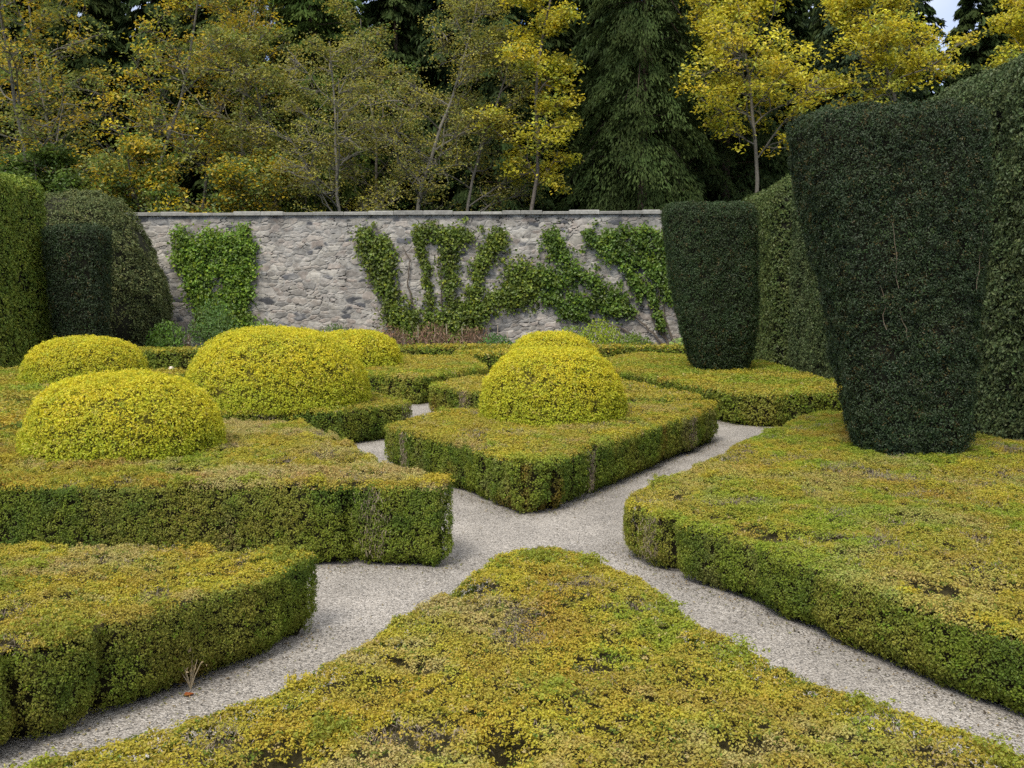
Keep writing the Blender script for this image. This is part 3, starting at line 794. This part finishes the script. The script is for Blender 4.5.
# ------------------------------------------------------------------ plants in the bed at the wall
def bed_plant(name, label, cat, x, y, r, h, col, n, L=.12, W=.05, group='plants in the bed along the wall', upright=.8, flower=None, twiggy=0):
    root = empty(name, (x, y, 0.01), label, cat, group)
    if name == 'leafy_shrub': h *= 1.25; n = int(n * 1.5); col = tuple(v * 1.7 for v in col)
    g = Geo(); s = Geo()
    a = RNG.uniform(0, 2 * np.pi, n); rr = r * np.sqrt(RNG.random(n)); u = RNG.random(n) ** .7
    z = h * u * np.sqrt(np.clip(1 - (rr / r) ** 2 * .8, .05, 1))
    p = np.c_[rr * np.cos(a), rr * np.sin(a), z + .03]
    p += RNG.normal(size=p.shape) * .03
    c = A3(*col) * RNG.uniform(.6, 1.4, (n, 1))
    leaves(g, p, np.c_[np.cos(a), np.sin(a) - .4, np.full(n, .8)], L, W, c, .5, along=np.c_[np.cos(a) * .5, np.sin(a) * .5, np.full(n, upright)], arand=.4)
    for _ in range(10 + twiggy):
        a0 = random.uniform(0, 6.28); q = r * .8 * math.sqrt(random.random())
        pts = np.array([[.3 * q * math.cos(a0), .3 * q * math.sin(a0), -.03], [.7 * q * math.cos(a0), .7 * q * math.sin(a0), h * .5], [q * math.cos(a0), q * math.sin(a0), h * random.uniform(.75, 1.05)]])
        tube(s, pts, [.012, .01, .006], 4, (.16, .11, .07) if twiggy else (.08, .1, .03))
    g.build('foliage', M_IVY, root, origin=(0, 0, 0)); s.build('stem', M_TWIG, root, origin=(0, 0, 0))
    if flower:
        fg = Geo(); k = 90
        a = RNG.uniform(0, 2 * np.pi, k); q = r * np.sqrt(RNG.random(k))
        p = np.c_[q * np.cos(a), q * np.sin(a), h * RNG.uniform(.8, 1.15, k)]
        leaves(fg, p, np.tile(A3(0, -.5, .8), (k, 1)), .07, .06, A3(*flower) * RNG.uniform(.7, 1.3, (k, 1)), .6)
        fg.build('blossoms', M_IVY, root, origin=(0, 0, 0))
    return root
bed_plant('leafy_shrub', 'bright leafy green shrub at the wall foot beside the dark holly', 'shrub', -12.2, 35.4, .75, 1.15, (.07, .13, .012), 900)
bed_plant('leafy_shrub', 'taller bluish green shrub at the foot of the dense climber', 'shrub', -11.2, 37.6, .95, 1.75, (.055, .10, .02), 1300)
bed_plant('leafy_shrub', 'loose green shrub right under the dense climber', 'shrub', -9.4, 38.0, .8, 1.1, (.075, .12, .016), 800)
bed_plant('leafy_shrub', 'pale lime green clump beside the widest dome at the wall foot', 'shrub', -10.1, 35.0, .5, .6, (.13, .19, .05), 420)
bed_plant('dry_plant', 'small grey withered plant between two leafy shrubs at the wall', 'plant', -11.45, 35.2, .22, .9, (.26, .24, .2), 130, twiggy=10)
bed_plant('bluebell_clump', 'blue flower clump beside the small far dome', 'flowers', -12.9, 34.8, .55, .4, (.05, .09, .05), 300, flower=(.10, .10, .36))
bed_plant('leafy_shrub', 'low grey green shrub showing over the widest dome', 'shrub', -7.0, 39.3, .8, .95, (.065, .10, .022), 700)
bed_plant('leafy_shrub', 'low dark shrub at the bare wall foot beside the fan climber', 'shrub', -5.6, 39.6, .5, .7, (.05, .08, .016), 400)
for i, (x, y, r, h, lab) in enumerate([(-4.3, 35.6, .8, 1.2, 'brown withered perennial at the left foot of the fan trained climber'),
                                       (-2.9, 35.8, .9, 1.3, 'reddish brown withered perennial under the middle of the fan trained climber'),
                                       (-1.4, 35.6, .8, 1.2, 'rusty withered perennial among canes at the right foot of the fan')]):
    bed_plant('dry_perennial', lab, 'plant', x, y, r, h, (.22, .13, .075), 620, L=.16, W=.04, twiggy=30)
    bed_plant('grassy_clump', ['low green tuft before the left withered perennial', 'low green tuft before the middle withered perennial', 'low green tuft before the rusty perennial'][i],
              'plant', x + .3, y - 1.2, .8, .45, (.06, .11, .03), 500, L=.2, W=.03)
bed_plant('leafy_shrub', 'dark green low mound just left of the two stacked domes', 'shrub', -.6, 35.2, .75, .75, (.04, .10, .015), 700)
bed_plant('leafy_shrub', 'rounded mid green perennial showing left above the domes', 'shrub', 2.2, 37.0, .75, .95, (.10, .14, .012), 800)
bed_plant('leafy_shrub', 'bright yellow-green perennial showing above the domes', 'shrub', 3.2, 36.3, .85, 1.15, (.15, .19, .01), 1100)
bed_plant('leafy_shrub', 'green perennial below the slanting climber arms', 'shrub', 4.4, 36.2, .8, .75, (.075, .115, .012), 800)
bed_plant('bluebell_clump', 'blue flower clump just right of the domes below the climber', 'flowers', 3.9, 35.0, .6, .45, (.06, .11, .05), 350, flower=(.13, .17, .38))
bed_plant('bluebell_clump', 'blue flower clump near the far big yew', 'flowers', 5.1, 35.2, .55, .42, (.06, .10, .05), 320, flower=(.16, .19, .36))
bed_plant('leafy_shrub', 'pale lime green clump beside the foot of the far big yew', 'shrub', 6.3, 35.6, .8, .7, (.15, .22, .05), 800)
for i in range(7):                                                                    # canes
    px = [404, 418, 434, 447, 462, 497, 508][i]
    y = 35.6; x = (px - 512) * .0356; z = [1.0, 1.25, 1.15, 1.3, 1.2, 1.25, 1.0][i]
    g = Geo(); tube(g, [(0, 0, -.05), (.015, 0, z * .5), (.03 * (i % 3 - 1), 0, z)], [.018, .016, .013], 6, (.40, .33, .24))
    v = len(g.v)
    o = g.build('garden_cane', M_TWIG, None, origin=(0, 0, 0)); o.location = (x, y, 0.01)
    tag(o, 'thin pale garden cane stuck upright among the withered perennials', 'cane', 'canes among the withered perennials')
# small pale stone finial
g = Geo()
t = np.linspace(0, 1, 24)
prof = [(.09, 0), (.09, .42), (.12, .43), (.12, .48), (.06, .50), (.05, .53)] + [(.105 * math.sin(a), .635 - .11 * math.cos(a)) for a in np.linspace(.45, 3.14, 9)]
tube(g, [(0, 0, z) for r, z in prof], [max(r, .004) for r, z in prof], 16, (.62, .52, .45))
o = g.build('stone_finial', M_STONE, None, origin=(0, 0, 0), smooth_slots=()); o.location = (-8.55, 25.0, 0); o.scale = (.8, .8, .80)
tag(o, 'small pale stone ball on a short post behind the nearest low dome', 'ornament')
# withered sprig and rusty leaf at the near path edge
root = empty('withered_sprig', (-2.02, 6.08, 0), 'pale withered weed sprig at the edge of the nearest gravel path', 'weed')
g = Geo()
for i in range(9):
    a = random.uniform(0, 6.28); q = random.uniform(.02, .08); hh = random.uniform(.12, .27)
    tube(g, [(0, 0, 0), (q * .4 * math.cos(a), q * .4 * math.sin(a), hh * .5), (q * math.cos(a), q * math.sin(a), hh)], [.004, .0035, .002], 4, (.42, .34, .22))
g.build('stem', M_TWIG, root, origin=(0, 0, 0))
g = Geo(); k = 40
leaves(g, RNG.normal(size=(k, 3)) * A3(.04, .03, .06) + A3(0, 0, .16), RNG.normal(size=(k, 3)), .03, .014, A3(.42, .32, .18) * RNG.uniform(.6, 1.3, (k, 1)), .5)
g.build('dry_foliage', M_TWIG, root, origin=(0, 0, 0))
g = Geo()
v = [(-.03, -.015, .008), (.005, -.022, .012), (.034, .0, .018), (.01, .022, .012), (-.024, .016, .018), (0, 0, .005)]
g.add(v, [(0, 1, 5), (1, 2, 5), (2, 3, 5), (3, 4, 5), (4, 0, 5)], A3(.38, .12, .03))
g.add(np.array(v) - A3(0, 0, .004), [(5, 1, 0), (5, 2, 1), (5, 3, 2), (5, 4, 3), (5, 0, 4)], A3(.30, .10, .03))
o = g.build('fallen_leaf', M_BOX, None, origin=(0, 0, 0)); o.location = (-2.0, 5.98, 0)
tag(o, 'single rusty orange leaf lying on the gravel by the withered sprig', 'leaf')

# ------------------------------------------------------------------ woodland
def wander(p, d, length, n, bend, up, rng):
    pts = [np.array(p, float)]; d = np.array(d, float); st = length / n
    for _ in range(n):
        d = d + rng.normal(size=3) * bend + A3(0, 0, up)
        d /= np.linalg.norm(d)
        pts.append(pts[-1] + d * st)
    return np.array(pts)

def broadleaf(label, name, x, y, h, crown0, spread, seed, cols, per, leaf=.17, cl=.42, limbs=13, bark=(.13, .115, .09), lean=0., trunk_r=.2, group=None, fill=1., fork=0):
    rng = np.random.default_rng(seed)
    root = empty(name, (x, y, 0), label, 'tree', group)
    tg, cg = Geo(), Geo()
    ends = []
    trunk = wander((0, 0, -.1), (lean + rng.normal() * .04, rng.normal() * .04, 1), h, 12, .085, .06, rng)
    tube(tg, trunk, np.linspace(trunk_r, .03, 13), 8, bark)
    for i in range(limbs):
        t = crown0 + (1 - crown0) * (i + rng.random()) / limbs * .96
        p = trunk[int(t * 12)] + (trunk[min(12, int(t * 12) + 1)] - trunk[int(t * 12)]) * (t * 12 % 1)
        a = i * 2.4 + rng.normal() * .5
        ln = spread * (1.05 - .75 * ((t - crown0) / (1 - crown0)) ** 1.4) * rng.uniform(.7, 1.15)
        l1 = wander(p, (math.cos(a), math.sin(a), .35 + .5 * rng.random()), ln, 7, .16, .04, rng)
        r0 = trunk_r * .45 * (1.1 - t * .7)
        tube(tg, l1, np.linspace(r0, .018, 8), 5, bark)
        for j in range(9):
            s = rng.uniform(.2, 1.); q = l1[int(s * 7 - 1e-6)]
            b = a + rng.choice([-1, 1]) * rng.uniform(.4, 1.2)
            l2 = wander(q, (math.cos(b), math.sin(b), rng.uniform(-.15, .7)), ln * rng.uniform(.25, .5), 5, .2, .03, rng)
            tube(tg, l2, np.linspace(.030, .012, 6), 4, bark)
            ends.append(l2[-1]); ends.append(l2[3])
            for m in range(3):
                l3 = wander(l2[rng.integers(1, 5)], rng.normal(size=3) * .7 + A3(math.cos(b), math.sin(b), .3), ln * rng.uniform(.12, .25), 3, .2, .02, rng)
                tube(tg, l3, np.linspace(.013, .007, 4), 3, bark)
                ends.append(l3[-1])
    ends = np.array(ends)
    ends = ends[rng.random(len(ends)) < fill]
    k = len(ends)
    cc = np.array(cols)[rng.integers(0, len(cols), k)] * rng.uniform(.75, 1.25, (k, 1))
    P = np.repeat(ends, per, 0) + rng.normal(size=(k * per, 3)) * A3(cl, cl, cl * .45) * .62
    C = np.repeat(cc, per, 0) * rng.uniform(.7, 1.3, (k * per, 1))
    n = np.tile(A3(0, -.25, 1), (k * per, 1))
    leaves(cg, P, n, leaf, leaf * .7, C, .55)
    tg.build('trunk', M_BARK, root, origin=(0, 0, 0)); cg.build('crown', M_TREE, root, origin=(0, 0, 0))
    return root

def conifer(label, name, x, y, h, r, seed, col, n=26000, L=.34, W=.12, low=.06, droop=.55, group=None, power=.8, cov_r=.55):
    rng = np.random.default_rng(seed)
    root = empty(name, (x, y, 0), label, 'tree', group)
    tg, cg = Geo(), Geo()
    tube(tg, wander((0, 0, -.1), (0, 0, 1), h * .97, 8, .012, .05, rng), np.linspace(.32, .03, 9), 8, (.085, .06, .045))
    nb = int(h * 9)
    pts, nor, al, base = [], [], [], []
    per = max(6, n // nb)
    for i in range(nb):
        t = low + (1 - low) * (i + rng.random()) / nb
        a = i * 2.399 + rng.normal() * .3
        ln = r * (1 - t) ** power * rng.uniform(.68, 1.12) + .25
        d = A3(math.cos(a), math.sin(a), 0)
        s = np.sqrt(rng.random(per)) * .85 + .18
        side = A3(-d[1], d[0], 0)
        w = rng.normal(size=(per, 1)) * (.16 + .22 * (1 - s))[:, None] * ln * cov_r
        z = h * t + ln * (.15 * s - droop * s ** 2)
        p = d * (s * ln)[:, None] + side * w + np.c_[np.zeros((per, 2)), z - np.abs(w[:, 0]) * .35]
        p += rng.normal(size=p.shape) * .07
        pts.append(p); nor.append(np.tile(d * .75 + A3(0, 0, .6), (per, 1)))
        al.append(np.tile(d * .7 + A3(0, 0, -.7 - droop), (per, 1)) + side * w * .8)
        base.append(np.full((per, 1), rng.uniform(.65, 1.35)))
        if i % 4 == 0:
            tube(tg, [A3(0, 0, h * t), d * ln * .5 + A3(0, 0, h * t + ln * .03), d * ln * .9 + A3(0, 0, h * t - ln * droop * .7)], [.05, .03, .012], 4, (.085, .06, .045))
    p = np.concatenate(pts); c = A3(*col) * np.concatenate(base) * rng.uniform(.65, 1.35, (len(p), 1))
    leaves(cg, p, np.concatenate(nor), L, W, c, .45, along=np.concatenate(al), arand=.35)
    tg.build('trunk', M_BARK, root, origin=(0, 0, 0)); cg.build('crown', M_CONIFER, root, origin=(0, 0, 0))
    return root

YEL = [(.56, .49, .034), (.62, .55, .04), (.48, .45, .04), (.60, .48, .03), (.36, .39, .05)]
ORA = [(.54, .40, .026), (.62, .45, .026), (.30, .30, .05), (.21, .26, .045), (.24, .27, .05), (.19, .235, .045), (.52, .37, .025)]
OLI = [(.28, .27, .055), (.32, .29, .05), (.22, .25, .055), (.40, .35, .045)]
GRN = [(.12, .20, .03), (.16, .24, .035), (.09, .14, .025)]
GW = 'broadleaf trees behind the wall'
X = lambda px, Y: (px - 512) * Y / 1000.
# the row just behind the wall
BL = lambda label, name, px, Y, h, c0, sp, seed, cols, per, **kw: broadleaf(label, name, X(px, Y), Y, h, c0, sp, seed, cols, per, group=GW, **kw)
BL('orange-yellow budding tree with thin grey branches above the bright green hedge', 'budding_tree', 40, 48, 22, .25, 5.4, 201, ORA, 15, limbs=18, cl=.42, trunk_r=.12, bark=(.15, .135, .105), fill=.8)
BL('amber leaved tree above the dark rounded holly', 'budding_tree', 135, 50, 21, .25, 5.4, 202, ORA + YEL[:1], 15, limbs=18, cl=.42, trunk_r=.12, bark=(.15, .135, .105), fill=.8)
BL('tallest amber tree above the left end of the stone wall', 'budding_tree', 222, 53, 24.5, .25, 5.4, 203, ORA + YEL[3:], 15, limbs=20, cl=.42, trunk_r=.12, bark=(.15, .135, .105), fill=.8)
BL('dull amber tree in the gap behind the two front amber trees', 'budding_tree', 90, 55, 22.5, .26, 5.4, 213, ORA + OLI, 14, limbs=18, cl=.45, trunk_r=.12, bark=(.15, .135, .105), fill=.8)
BL('amber tree behind the tallest amber tree, half hidden', 'budding_tree', 180, 57, 24, .26, 5.4, 214, ORA + OLI, 14, limbs=18, cl=.45, trunk_r=.12, bark=(.15, .135, .105), fill=.8)
BL('thin brownish tree at the picture edge behind the bright green hedge', 'budding_tree', -10, 54, 23, .26, 5.4, 215, OLI + ORA, 14, limbs=18, cl=.45, trunk_r=.12, bark=(.15, .135, .105), fill=.8)
BL('nearly bare olive tree with a pale leaning trunk above the plain wall stretch', 'budding_tree', 348, 46, 14, .36, 4.2, 204, OLI, 16, leaf=.11, bark=(0.155, .14, .11), lean=-.10, limbs=17, trunk_r=.11, fill=.8)
BL('nearly bare olive tree with an upright pale trunk above the fan climber', 'budding_tree', 400, 46.5, 18, .36, 4.0, 205, OLI, 16, leaf=.11, bark=(0.155, .14, .11), limbs=20, trunk_r=.13, fill=.8)
BL('sparse olive tree beside the narrow bright yellow tree', 'budding_tree', 455, 48, 16, .36, 3.6, 206, OLI, 17, leaf=.12, bark=(0.14, .125, .10), limbs=16, trunk_r=.10, fill=.8)
BL('dull olive tree filling the gap between the two pale trunks', 'budding_tree', 372, 51, 17, .3, 4.4, 216, OLI + GRN[:1], 20, leaf=.14, limbs=18, trunk_r=.11, fill=.75)
BL('dull olive tree deep behind the bare pale trunks, near the mid green conifer', 'budding_tree', 290, 51, 15.5, .26, 4.4, 217, OLI + ORA[3:4], 20, leaf=.14, limbs=18, trunk_r=.11, fill=.75)
BL('narrow bright yellow tree beside the big drooping conifer', 'yellow_tree', 522, 47.5, 19.5, .36, 2.7, 207, YEL, 26, fill=.62, limbs=17, cl=.4, leaf=.17, bark=(.12, .10, .08), trunk_r=.12)
BL('broad bright yellow tree rising over the far big yew', 'yellow_tree', 772, 46, 18.5, .46, 4.3, 208, YEL, 26, fill=.8, limbs=20, cl=.42, leaf=.17, trunk_r=.13)
BL('wide bright yellow tree above the tallest yew near the blue gap of sky', 'yellow_tree', 940, 47, 16.5, .42, 4.4, 209, YEL, 26, fill=.75, limbs=18, cl=.42, leaf=.17, trunk_r=.13)
BL('golden tree at the far end above the huge dark boundary hedge', 'yellow_tree', 1012, 49, 17.5, .4, 4.0, 210, YEL, 26, fill=.72, limbs=16, cl=.4, leaf=.17, trunk_r=.13)
BL('green leaved young tree low behind the amber trees', 'green_tree', 68, 46, 9.5, .35, 3.0, 211, GRN, 34, limbs=12, cl=.5, trunk_r=.1)
BL('dull amber small tree low above the wall beside the holly', 'green_tree', 255, 47, 10, .3, 3.4, 212, ORA + GRN, 24, limbs=12, cl=.5, trunk_r=.1)
BL('dull amber small tree low above the dark holly', 'green_tree', 165, 46.5, 9.5, .3, 3.2, 218, ORA + GRN, 24, limbs=12, cl=.5, trunk_r=.1)
# conifers among them
conifer('big dark conifer with drooping sprays in the middle of the wood', 'drooping_conifer', X(640, 51), 51, 27, 5.0, 221, (.062, .09, .026), n=70000, L=.28, W=.08, low=.10, droop=.75, power=.55, cov_r=.5)
conifer('mid green conifer between the amber and the olive trees', 'conifer', X(322, 57), 57, 25, 5.4, 222, (.085, .13, .028), n=42000, L=.32, W=.12, low=.12, droop=.3, power=.6)
conifer('blackish pine top above the tallest yew', 'conifer', X(858, 58), 58, 26, 5.2, 223, (.05, .075, .035), n=34000, L=.32, W=.11, low=.2, droop=.35, power=.5)
conifer('dark conifer squeezed behind the broad yellow tree', 'conifer', X(725, 56), 56, 26, 4.2, 224, (.045, .068, .022), n=34000, L=.32, W=.12, low=.1, droop=.5, power=.55)
conifer('dark conifer behind the narrow yellow tree', 'conifer', X(500, 58), 58, 25, 4.6, 225, (.05, .08, .024), n=30000, L=.34, W=.13, low=.08, droop=.4, power=.6)
conifer('dark conifer at the far end behind the golden tree', 'conifer', X(1030, 57), 57, 21, 4.2, 226, (.05, .075, .025), n=26000, L=.34, W=.13, low=.08, droop=.4, power=.6)
# the depth of the wood
protos = [conifer('dark conifer standing deep in the wood behind the garden wall', 'forest_conifer', -44, 70, 25, 4.6, 230 + i, (.045 + .008 * i, .07 + .006 * i, .022), n=26000, L=.5, W=.2, low=.05, droop=.4, power=.6, group='dark conifers deep in the wood') for i in range(2)]
spots = []
rr = random.Random(5)
for row, (yy, st) in enumerate(((63, 4.6), (71, 5.0), (80, 4.4))):
    x = -40 + row * 2.2
    while x < 40:
        px = 512 + x / yy * 1000
        s = rr.uniform(1.0, 1.25)
        if 95 < px < 165: s = 1.0
        if 890 < px < 975: s = .88
        spots.append((x + rr.uniform(-.8, .8), yy + rr.uniform(-1.5, 1.5), s)); x += st
for i, (x, y, s) in enumerate(spots):
    src = protos[i % 2]
    if i < 2: r = src
    else:
        r = src.copy(); COL.objects.link(r)
        for ch in list(src.children):
            c = ch.copy(); COL.objects.link(c); c.parent = r
    r.location = (x, y, 0); r.scale = (1., 1., s); r.rotation_euler = (0, 0, rr.uniform(0, 6.28))
# undergrowth in the wood
g = Geo(); n = 60000
q = np.c_[RNG.uniform(-36, 40, n), RNG.uniform(44.5, 80, n), np.zeros(n)]
q[:, 2] = RNG.random(n) ** .8 * (1.5 + 5.0 * fbm(q, .25, 301) * smooth(44, 52, q[:, 1]))
c = A3(.07, .095, .022) * (.5 + 1.1 * fbm(q, .5, 302))[:, None] * RNG.uniform(.7, 1.3, (n, 1))
leaves(g, q, np.tile(A3(0, -.4, .8), (n, 1)), .45, .3, c, .5)
tag(g.build('undergrowth', M_TREE), 'dark leafy undergrowth filling the wood behind the wall', 'undergrowth', kind='stuff')

# ------------------------------------------------------------------ light, sky, camera
EL, AZ = math.radians(52), math.radians(205)          # sun high, behind the camera and to its left (azimuth from north = +Y, clockwise)
w = bpy.data.worlds.new('World'); SC.world = w; w.use_nodes = True
nt = w.node_tree; nt.nodes.clear()
out = nt.nodes.new('ShaderNodeOutputWorld'); bg = nt.nodes.new('ShaderNodeBackground')
sky = nt.nodes.new('ShaderNodeTexSky'); sky.sky_type = 'NISHITA'; sky.sun_disc = False
sky.sun_elevation = EL; sky.sun_rotation = AZ; sky.altitude = 4000; sky.air_density = .7; sky.dust_density = 0.05; sky.ozone_density = 2.0
tc = nt.nodes.new('ShaderNodeTexCoord'); nz = nt.nodes.new('ShaderNodeTexNoise'); nz.inputs['Scale'].default_value = 2.2; nz.inputs['Detail'].default_value = 7
nt.links.new(tc.outputs['Generated'], nz.inputs['Vector'])
rp = nt.nodes.new('ShaderNodeMapRange'); rp.inputs[1].default_value = .42; rp.inputs[2].default_value = .62; rp.inputs[3].default_value = .0; rp.inputs[4].default_value = .4
nt.links.new(nz.outputs['Fac'], rp.inputs[0])
mx = nt.nodes.new('ShaderNodeMix'); mx.data_type = 'RGBA'; mx.inputs[7].default_value = (7.6, 7.6, 7.5, 1)
sx = nt.nodes.new('ShaderNodeSeparateXYZ'); nt.links.new(tc.outputs['Generated'], sx.inputs[0])
ov = nt.nodes.new('ShaderNodeMapRange'); ov.inputs[1].default_value = .30; ov.inputs[2].default_value = .6; ov.inputs[3].default_value = .0; ov.inputs[4].default_value = .75
nt.links.new(sx.outputs[2], ov.inputs[0])
mm = nt.nodes.new('ShaderNodeMath'); mm.operation = 'MAXIMUM'
nt.links.new(rp.outputs[0], mm.inputs[0]); nt.links.new(ov.outputs[0], mm.inputs[1])
nt.links.new(mm.outputs[0], mx.inputs[0]); nt.links.new(sky.outputs[0], mx.inputs[6])
nt.links.new(mx.outputs[2], bg.inputs[0]); bg.inputs[1].default_value = .125
nt.links.new(bg.outputs[0], out.inputs[0])
sl = bpy.data.lights.new('sun', 'SUN'); sl.energy = 2.1; sl.angle = math.radians(22); sl.color = (1, .95, .86)
so = bpy.data.objects.new('sun', sl); COL.objects.link(so)
so.rotation_euler = (math.pi / 2 - EL, 0, math.pi - AZ)
cam = bpy.data.cameras.new('camera'); cam.sensor_width = 36; cam.lens = 36 * 1000 / 1024; cam.clip_end = 3000
co = bpy.data.objects.new('camera', cam); COL.objects.link(co)
co.location = (0, 0, 2.5); co.rotation_euler = (math.pi / 2 - math.atan(94 / 1000), 0, 0)
SC.camera = co
SC.view_settings.view_transform = 'Standard'; SC.view_settings.look = 'None'; SC.view_settings.exposure = .8; SC.view_settings.gamma = 1
SC.cycles.max_bounces = 8; SC.cycles.diffuse_bounces = 5; SC.cycles.transmission_bounces = 5; SC.cycles.glossy_bounces = 2
SC.cycles.use_denoising = False
print('FACES', sum(len(o.data.polygons) for o in SC.objects if o.type == 'MESH'))
